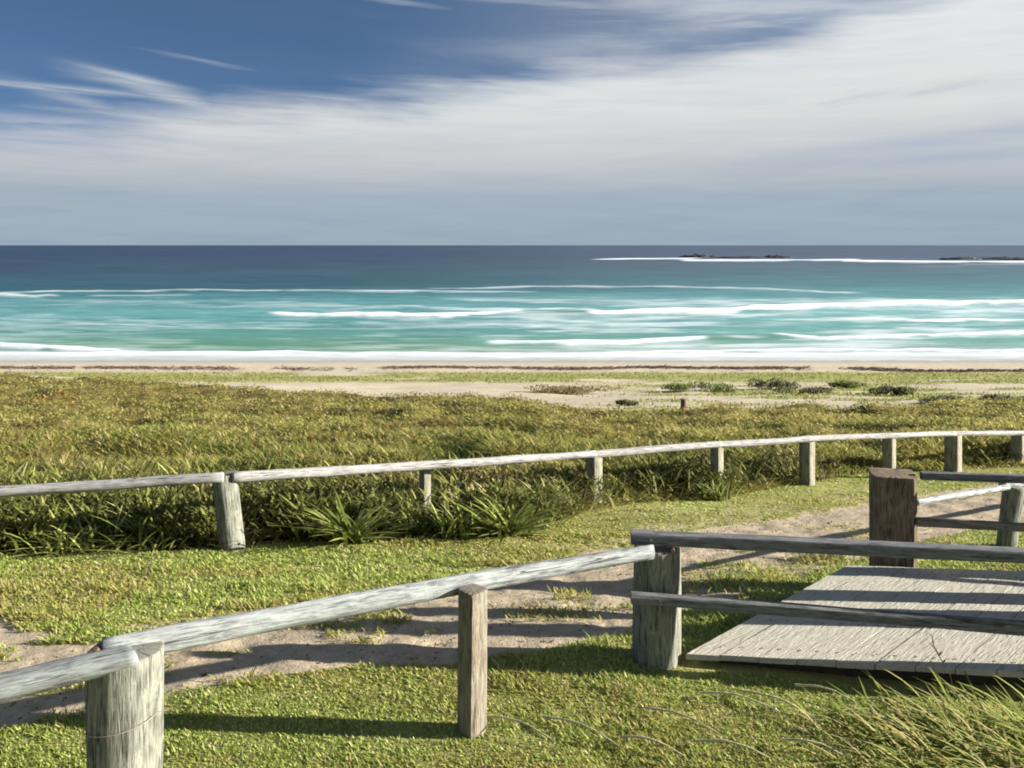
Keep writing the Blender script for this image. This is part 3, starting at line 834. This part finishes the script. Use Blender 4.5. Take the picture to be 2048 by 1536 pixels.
# ------------------------------------------------------------------ seaweed line on the beach
def wrack():
    parts = []; n = 14000
    px = rng.uniform(-500, 2600, n)
    k = vnoise(px * .012, px * 0, 401) + .5 * vnoise(px * .05, px * 0, 402)
    px = px[rng.random(n) < sstep(.35, .95, k)]; n = len(px)
    py = 736 + 3.5 * (fbm(px * .006, px * 0, 411, 3) - .5) * 2 + rng.normal(0, 1.3, n) + 4 * sstep(1600, 2000, px)
    # world positions from a table of the beach profile
    dt = np.linspace(70, 92, 2200)
    zt = ground_z(np.zeros_like(dt), dt); yt = HY + F * (H - zt) / dt
    D = np.interp(-py, -yt, dt); X = (px - CX) / F * D; Z = ground_z(X, D)
    c = colmix(n, (np.array([.20, .14, .11]), 3), (np.array([.30, .23, .18]), 2))
    v, t, cc = blades(np.stack([X, D, Z - .01], 1), rng.uniform(.2, .6, n), rng.uniform(.1, .3, n), rng.choice([0., np.pi], n) + rng.normal(0, .4, n), rng.uniform(.9, .98, n), c)
    o = link_mesh('seaweed', np_mesh('seaweed', v, t, cc), M_scrub)
    props(o, 'broken brown line of washed-up seaweed along the beach', 'seaweed', kind='stuff')
wrack()

# ------------------------------------------------------------------ sea
def sea_D(py): return (H - SEA) * F / (py - HY)
#          polyline (px, py), half thickness px, strength, ridge height m, span fade px
WAVES = [([(-900, 596), (0, 590), (60, 592), (100, 590)], 2.6, .95, .5, 40),
         ([(0, 584), (190, 582), (400, 581), (620, 581), (800, 583), (1040, 583)], 1.6, .8, .45, 60),
         ([(190, 590), (300, 591), (370, 590)], 1.8, .6, .3, 40),
         ([(880, 576), (1240, 573), (1440, 575), (1520, 578), (1700, 584)], 1.8, .75, .4, 60),
         ([(560, 625), (650, 629), (760, 631), (860, 631), (980, 627), (1030, 620)], 3.6, 1.7, .9, 40),
         ([(1030, 619), (1120, 616), (1200, 621)], 1.6, .8, .8, 20),
         ([(1190, 622), (1450, 621), (1600, 613), (1800, 608), (2000, 604), (2700, 598)], 4.6, 1.8, 1.0, 30),
         ([(560, 612), (800, 612), (1010, 616)], 3.0, .5, .2, 80),
         ([(150, 646), (250, 650), (370, 653)], 1.8, .7, .3, 50),
         ([(480, 655), (620, 657), (800, 655)], 1.8, .45, .2, 60),
         ([(1690, 636), (1850, 641), (2100, 640), (2600, 640)], 3.2, 1.3, .5, 60),
         ([(1080, 660), (1200, 662), (1340, 664)], 3.0, .7, .2, 60),
         ([(990, 682), (1100, 685), (1250, 684), (1330, 680), (1400, 677)], 4.5, 1.7, .6, 30),
         ([(1560, 668), (1640, 675), (1760, 674), (1900, 671), (2048, 667), (2600, 663)], 3.8, 1.5, .6, 30),
         ([(-900, 678), (0, 689), (70, 694), (150, 698), (230, 700)], 6.0, 1.3, .5, 40),
         ([(-900, 706), (0, 706), (400, 705), (700, 706), (850, 704), (1000, 712), (1500, 700), (2048, 700), (2700, 700)], 3.6, 1.25, .2, 10),
         ([(1200, 518), (1300, 517), (1390, 516)], 1.6, 1.6, .3, 30), ([(1370, 519), (1560, 519.5), (1710, 519)], 2.0, 1.5, .3, 20),
         ([(1690, 520), (1850, 522), (2048, 523), (2700, 524)], 2.1, 1.7, .3, 20)]
def sea_mesh():
    pys = np.concatenate([HY + np.array([.6, .9, 1.4, 2.0, 2.8, 3.6, 4.5]), np.linspace(495.2, 727, 470)])
    pxs = np.linspace(-900, 2950, 620)
    PX, PY = np.meshgrid(pxs, pys); PX, PY = PX.ravel(), PY.ravel()
    D = sea_D(PY); X = (PX - CX) / F * D
    lx = X * .02; ld = np.log(D) * 14
    n1 = fbm(PX * .004, PY * .10, 501, 5); n2 = fbm(PX * .012, PY * .35, 511, 4)
    n3 = fbm(PX * .03, PY * .5, 521, 3)
    foam = np.zeros_like(PX); Z = np.full_like(PX, SEA); green = np.zeros_like(PX)
    for i, (pl, t, st, hh, fd) in enumerate(WAVES):
        xs = [p[0] for p in pl]; ys = [p[1] for p in pl]
        yw = np.interp(PX, xs, ys) + (fbm(PX * .012, PX * 0 + i, 531 + i, 4) - .5) * 2 * (min(t, 3.5) if ys[0] > 525 else .7)
        fade = sstep(xs[0] - fd, xs[0] + fd * .3, PX) * (1 - sstep(xs[-1] - fd * .3, xs[-1] + fd, PX))
        tt = t * .8 * (.35 + 1.2 * fbm(PX * .02, PX * 0 + 3 * i, 551 + i, 3))
        dy = PY - yw
        m = np.where(dy < 0, np.exp(-(dy / (tt * .55)) ** 2), np.exp(-(dy / (tt * 1.5)) ** 2))
        foam = np.maximum(foam, m * fade * st * (.55 + .6 * n2))
        trail = sstep(-2, 2, dy) * np.exp(-np.maximum(dy, 0) / 11.) * .45 * fade * min(1, st) * (t > 2)
        foam = np.maximum(foam, trail * sstep(.35, .65, n2))
        Z = Z + hh * .5 * sstep(xs[0], xs[0] + 160, PX) * (1 - sstep(xs[-1] - 160, xs[-1], PX)) * np.exp(-(dy / max(t * .9, 1.3)) ** 2)
    # unbroken faces of green water
    for (gx, gy, gw, gh) in ((1490, 676, 120, 5), (1110, 624, 90, 5), (420, 688, 430, 6), (120, 698, 60, 3)):
        e = np.exp(-((PX - gx) / gw) ** 4 - ((PY - gy) / gh) ** 2)
        green = np.maximum(green, e); 
    Z += .25 * np.exp(-((PX - 1490) / 110) ** 4 - ((PY - 673) / 3.) ** 2)
    # thin wash and lace of old foam over the shallows
    zone = sstep(586, 606, PY)
    lace = (.55 * sstep(.34, .66, n1) + .6 * sstep(.45, .68, n1 * .4 + n2 * .6)) * zone
    lace *= .30 + .28 * sstep(400, 1300, PX)
    foam = np.maximum(foam, lace)
    foam = np.maximum(foam, sstep(702, 707, PY + (n3 - .5) * 4) * (.78 + .3 * n2) * (1 - .42 * sstep(708, 716, PY + (n1 - .5) * 8)))
    Z += (fbm(PX * .01, PY * .6, 571, 3) - .5) * .5 * sstep(700, 640, PY)
    Z = np.minimum(Z, SEA + 1.5)
    thin = sstep(712, 722, PY)
    # water colour with depth
    ky = [490, 505, 522, 545, 572, 585, 600, 622, 650, 675, 695, 710, 727]
    cl = np.array([lin(70, 84, 110), lin(68, 86, 112), lin(66, 92, 116), lin(64, 104, 120), lin(58, 104, 116), lin(80, 138, 146), lin(104, 162, 166), lin(112, 172, 172), lin(98, 160, 158), lin(104, 160, 146), lin(118, 165, 140), lin(170, 185, 180), lin(190, 185, 175)])
    cr = np.array([lin(84, 100, 122), lin(86, 104, 126), lin(84, 112, 130), lin(86, 126, 140), lin(84, 138, 148), lin(92, 152, 158), lin(118, 178, 180), lin(135, 190, 190), lin(120, 180, 176), lin(120, 178, 165), lin(160, 195, 185), lin(185, 195, 195), lin(190, 188, 180)])
    yy = PY + (n1 - .5) * 14 * sstep(495, 530, PY) - 14 * sstep(900, 0, PX) * sstep(500, 560, PY) * (1 - sstep(570, 590, PY)) + 6 * sstep(1000, 1800, PX) * (1 - sstep(570, 600, PY)) * sstep(500, 540, PY)
    r = sstep(700, 1700, PX)[:, None]
    col = np.zeros((len(PX), 3))
    for k in range(3):
        col[:, k] = np.interp(yy, ky, cl[:, k]) * (1 - r[:, 0]) + np.interp(yy, ky, cr[:, k]) * r[:, 0]
    col *= (.80 + .42 * n2)[:, None]
    col *= (.79 + .21 * sstep(520, 600, PY))[:, None]
    col *= 1 - (1 - np.array([.80, .93, 1.05])) * sstep(530, 505, PY)[:, None]
    col *= np.array([1.0, 1., .98])
    gr = col.mean(1)[:, None]; col = gr + (col - gr) * (1.06 - .06 * sstep(585, 620, PY)[:, None]); col *= (1 + .16 * sstep(585, 625, PY))[:, None]
    g = lin(96, 160, 128)
    col = col * (1 - green[:, None] * .8) + g * green[:, None] * .8
    V = np.stack([X, D, Z], 1)
    nr, nc = len(pys), len(pxs); idx = np.arange(nr * nc).reshape(nr, nc)
    Q = np.stack([idx[1:, :-1], idx[1:, 1:], idx[:-1, 1:], idx[:-1, :-1]], -1).reshape(-1, 4)
    return np_mesh('sea', V, Q, col * .62, {'foam': np.clip(foam, 0, 1.4) * (1 - .25 * thin)})
def sea_mat():
    m, nt, out = new_mat('sea water')
    at = N(nt, 'ShaderNodeAttribute', attribute_name='tint'); fo = N(nt, 'ShaderNodeAttribute', attribute_name='foam')
    geo = N(nt, 'ShaderNodeNewGeometry')
    mp = N(nt, 'ShaderNodeMapping'); mp.inputs['Scale'].default_value = (.10, .45, .4); L(nt, geo.outputs['Position'], mp.inputs[0])
    n = noise_n(nt, mp.outputs[0], 1.0, 5, .65, .5)
    mp2 = N(nt, 'ShaderNodeMapping'); mp2.inputs['Scale'].default_value = (.012, .035, .05); L(nt, geo.outputs['Position'], mp2.inputs[0])
    nb = noise_n(nt, mp2.outputs[0], 1.0, 5, .6)
    f = math_n(nt, 'ADD', fo.outputs['Fac'], math_n(nt, 'MULTIPLY', math_n(nt, 'SUBTRACT', n, .5), .42))
    ff = mapr(nt, f, .12, 1.15, 0, 1, False)
    c = mixc(nt, 1.0, at.outputs['Color'], ramp(nt, n, [(.3, (.8, .84, .86)), (.55, (1, 1, 1)), (.75, (1.2, 1.15, 1.12))]), 'MULTIPLY')
    c = mixc(nt, 1.0, c, ramp(nt, nb, [(.3, (.86, .9, .92)), (.5, (1, 1, 1)), (.7, (1.1, 1.08, 1.06))]), 'MULTIPLY')
    c = mixc(nt, ff, c, (.86, .88, .90))
    p = principled(nt, out, c, .45, .25, math_n(nt, 'ADD', n, nb), .5, .5)
    return m
o = link_mesh('sea', sea_mesh(), sea_mat(), smooth=True); o['kind'] = 'structure'

# rocks of the reef
def rock(px, py, wpx, hpx, label, seed):
    d = sea_D(py); x = (px - CX) / F * d
    bm = bmesh.new(); bmesh.ops.create_icosphere(bm, subdivisions=4, radius=1)
    W = wpx / F * d * .5; Hh = hpx / F * d
    for v in bm.verts:
        n = mnoise.fractal(v.co * 1.6 + Vector((seed, 0, 0)), 1.0, 2.0, 5)
        n2 = mnoise.fractal(Vector((v.co.x * 4 + seed, v.co.y * 2, 0)), 1, 2, 3)
        v.co = Vector((v.co.x * W * (1 + .2 * n), v.co.y * W * .5 * (1 + .2 * n), v.co.z * Hh * (.75 + .5 * n + .6 * n2)))
    me = bpy.data.meshes.new('sea_rock'); bm.to_mesh(me); bm.free()
    o = link_mesh('sea_rock', me, M_rock, smooth=False); o.location = (x, d + 8, SEA)
    props(o, label, 'rock', 'dark rocks of the reef')
rock(1402, 515, 80, 6, 'leftmost and most pointed dark rock in the surf line near the horizon', 1)
rock(1485, 516.5, 120, 3.5, 'long low dark rock between the two higher ones on the reef', 5)
rock(1560, 516, 60, 5, 'small rounded dark rock right of the long low one on the reef', 9)
rock(1935, 519.5, 85, 5, 'dark rock on the reef left of the long rock at the right edge', 13)
rock(2035, 519.5, 130, 6, 'long dark rock at the right edge of the reef', 17)

# ------------------------------------------------------------------ world: sky with streaked cirrus
def world():
    w = bpy.data.worlds.new('World'); sc.world = w; w.use_nodes = True
    nt = w.node_tree; nt.nodes.clear()
    out = N(nt, 'ShaderNodeOutputWorld')
    tc = N(nt, 'ShaderNodeTexCoord'); gen = tc.outputs['Generated']
    sep = N(nt, 'ShaderNodeSeparateXYZ'); L(nt, gen, sep.inputs[0])
    x, y, z = sep.outputs
    az = math_n(nt, 'ARCTAN2', x, y)                                   # 0 straight ahead, + to the right
    hor = math_n(nt, 'SQRT', math_n(nt, 'ADD', math_n(nt, 'MULTIPLY', x, x), math_n(nt, 'MULTIPLY', y, y)))
    el = math_n(nt, 'ARCTAN2', z, hor)
    sky = N(nt, 'ShaderNodeTexSky', sky_type='NISHITA', sun_disc=False, sun_elevation=math.radians(SUN_EL), sun_rotation=math.radians(90))
    sky.air_density = 1.0; sky.dust_density = .3; sky.ozone_density = 2.5
    cb = N(nt, 'ShaderNodeCombineXYZ'); L(nt, x, cb.inputs[0]); L(nt, y, cb.inputs[1])
    L(nt, math_n(nt, 'ADD', math_n(nt, 'MULTIPLY', math_n(nt, 'MAXIMUM', z, 0.0), 2.6), .08), cb.inputs[2])
    nv = N(nt, 'ShaderNodeVectorMath', operation='NORMALIZE'); L(nt, cb.outputs[0], nv.inputs[0]); L(nt, nv.outputs[0], sky.inputs[0])
    tint = mixc(nt, 1.0, sky.outputs[0], (.72, .84, .93), 'MULTIPLY')
    bg = N(nt, 'ShaderNodeBackground'); bg.inputs[1].default_value = SKY_STR; L(nt, tint, bg.inputs[0])
    # coordinates in which the cloud streaks run
    def coords(sx, sy, sh=0.):
        c = N(nt, 'ShaderNodeCombineXYZ')
        L(nt, math_n(nt, 'MULTIPLY', az, sx), c.inputs[0])
        L(nt, math_n(nt, 'ADD', math_n(nt, 'MULTIPLY', el, sy), math_n(nt, 'MULTIPLY', az, sh)), c.inputs[1])
        return c.outputs[0]
    nA = noise_n(nt, coords(2.2, 16, .6), 1.3, 5, .55, .4)
    nB = noise_n(nt, coords(4, 60, 2.2), 1.2, 6, .62, .5)
    nC = noise_n(nt, coords(2.5, 22, -3), 1.4, 4, .55, .3)
    # upper edge of the cloud bank: elevation as a function of azimuth
    fc = N(nt, 'ShaderNodeFloatCurve'); cu = fc.mapping.curves[0]
    import math as mm
    def ap(px): return (mm.atan((px - CX) / F) + .75) / 1.5
    def ep(px, py): return mm.atan((HY - py) / math.hypot(F, px - CX)) / .5
    pts = [(-2, 330), (0, 262), (220, 250), (420, 222), (700, 206), (900, 180), (1050, 150), (1250, 118), (1450, 90), (1700, 20), (2048, -90)]
    pts = [(ap(a), ep(a, b)) for a, b in pts[1:]]
    pts = [(0., .14)] + pts + [(1., .85)]
    while len(cu.points) < len(pts): cu.points.new(.5, .5)
    for i, (a, b) in enumerate(pts): cu.points[i].location = (a, b); cu.points[i].handle_type = 'AUTO_CLAMPED'
    fc.mapping.update()
    L(nt, math_n(nt, 'DIVIDE', math_n(nt, 'ADD', az, .75), 1.5), fc.inputs['Value'])
    edge_el = math_n(nt, 'MULTIPLY', fc.outputs[0], .5)
    dlt = math_n(nt, 'SUBTRACT', edge_el, el)                             # > 0 inside the bank
    wob = math_n(nt, 'ADD', math_n(nt, 'MULTIPLY', math_n(nt, 'SUBTRACT', nA, .5), .09), math_n(nt, 'MULTIPLY', math_n(nt, 'SUBTRACT', nB, .5), .034))
    bank = mapr(nt, math_n(nt, 'ADD', dlt, wob), -.030, .036, 0, 1)
    # soft lower part and blue streak gaps
    gaps = mapr(nt, nC, .60, .74, 0, .2)
    bank = math_n(nt, 'MULTIPLY', bank, math_n(nt, 'SUBTRACT', 1.0, gaps))
    # wisps above the bank: placed streaks
    def streak(px, py, wx, wy, slope, amp):
        a0 = mm.atan((px - CX) / F); e0 = mm.atan((HY - py) / math.hypot(F, px - CX))
        da = math_n(nt, 'SUBTRACT', az, a0)
        de = math_n(nt, 'ADD', math_n(nt, 'SUBTRACT', el, e0), math_n(nt, 'ADD', math_n(nt, 'MULTIPLY', da, slope), math_n(nt, 'MULTIPLY', math_n(nt, 'SUBTRACT', nB, .5), .012)))
        q = math_n(nt, 'ADD', math_n(nt, 'POWER', math_n(nt, 'ABSOLUTE', math_n(nt, 'DIVIDE', da, wx / F)), 2.), math_n(nt, 'POWER', math_n(nt, 'ABSOLUTE', math_n(nt, 'DIVIDE', de, wy / F)), 2.))
        g = math_n(nt, 'EXPONENT', math_n(nt, 'MULTIPLY', q, -1.))
        return math_n(nt, 'MULTIPLY', g, math_n(nt, 'MULTIPLY', mapr(nt, nB, .3, .65, .4, 1.), amp))
    tot = bank
    for s in ((130, 178, 170, 6, .02, .75), (270, 156, 90, 7, .16, .7), (330, 188, 120, 16, .22, .8), (390, 118, 80, 4, .10, .3), (200, 215, 120, 12, .25, .5),
              (1000, 168, 180, 9, -.05, .7), (720, 200, 160, 8, .04, .6), (790, 6, 90, 5, .08, .6), (1200, 12, 500, 14, .10, .35), (1500, 40, 400, 30, .1, .55), (90, 240, 170, 12, .0, .6)):
        tot = math_n(nt, 'MAXIMUM', tot, streak(*s))
    thin = math_n(nt, 'MULTIPLY', mapr(nt, nA, .38, .70, .2, .65), mapr(nt, az, -.22, .25, .03, 1))
    tot = math_n(nt, 'MAXIMUM', tot, thin)
    # rest of the dome: broken thin cloud
    # cloud colour: brighter high and to the right, greyer and bluer toward the horizon
    cc = ramp(nt, mapr(nt, el, 0, .30, 0, 1, False), [(0.02, HORC), (.19, HORC2), (.29, (.40, .415, .44)), (.5, (.52, .535, .54)), (1, (.60, .62, .63))])
    shade = ramp(nt, nC, [(.3, (.93, .96, .98)), (.5, (1, 1, 1)), (.72, (1.0, .965, .96))])
    cc = mixc(nt, 1., cc, shade, 'MULTIPLY')
    sh2 = ramp(nt, nB, [(.3, (.93, .95, .97)), (.6, (1.03, 1.02, 1.01))])
    cc = mixc(nt, 1., cc, sh2, 'MULTIPLY')
    # blue-grey openings at the right
    bg2 = N(nt, 'ShaderNodeBackground'); bg2.inputs[1].default_value = CLD_STR; L(nt, cc, bg2.inputs[0])
    hz = mapr(nt, el, .0, .055, 1, 0)
    tot = math_n(nt, 'MAXIMUM', tot, math_n(nt, 'MULTIPLY', hz, .97))
    hole = math_n(nt, 'ADD', streak(2030, 262, 330, 15, -.06, .42), streak(1950, 312, 400, 14, -.02, .34))
    tot = math_n(nt, 'MULTIPLY', tot, math_n(nt, 'SUBTRACT', 1.0, hole))
    tot = math_n(nt, 'MULTIPLY', tot, mapr(nt, el, .4, .75, 1, .25))
    mx = N(nt, 'ShaderNodeMixShader'); L(nt, tot, mx.inputs[0]); L(nt, bg.outputs[0], mx.inputs[1]); L(nt, bg2.outputs[0], mx.inputs[2])
    L(nt, mx.outputs[0], out.inputs[0])
SKY_STR = .045; CLD_STR = .42
HORC = (.245, .31, .37); HORC2 = (.275, .335, .39)
world()

# ------------------------------------------------------------------ sun, camera, view
sl = bpy.data.lights.new('Sun', 'SUN'); sl.energy = 4.9; sl.angle = math.radians(.5); sl.color = (1, .95, .87)
so = bpy.data.objects.new('Sun', sl); COL.objects.link(so)
so.rotation_euler = (0, math.radians(90 - SUN_EL), math.radians(-3)); so.location = (20, 0, 10)
cam = bpy.data.cameras.new('Camera'); co = bpy.data.objects.new('Camera', cam); COL.objects.link(co)
co.location = (0, 0, H); co.rotation_euler = (math.radians(90), 0, 0)
cam.sensor_width = 36; cam.lens = 36 * F / 2048; cam.shift_y = -(768 - HY) / 2048
cam.clip_start = .05; cam.clip_end = 80000
sc.camera = co
sc.view_settings.view_transform = 'Standard'; sc.view_settings.look = 'None'
sc.view_settings.exposure = 1.7; sc.view_settings.gamma = 1; sc.view_settings.use_curve_mapping = False
sc.render.engine = 'CYCLES'
sc.cycles.use_denoising = True
sc.cycles.max_bounces = 6; sc.cycles.transparent_max_bounces = 4
sc.cycles.filter_width = 1.9
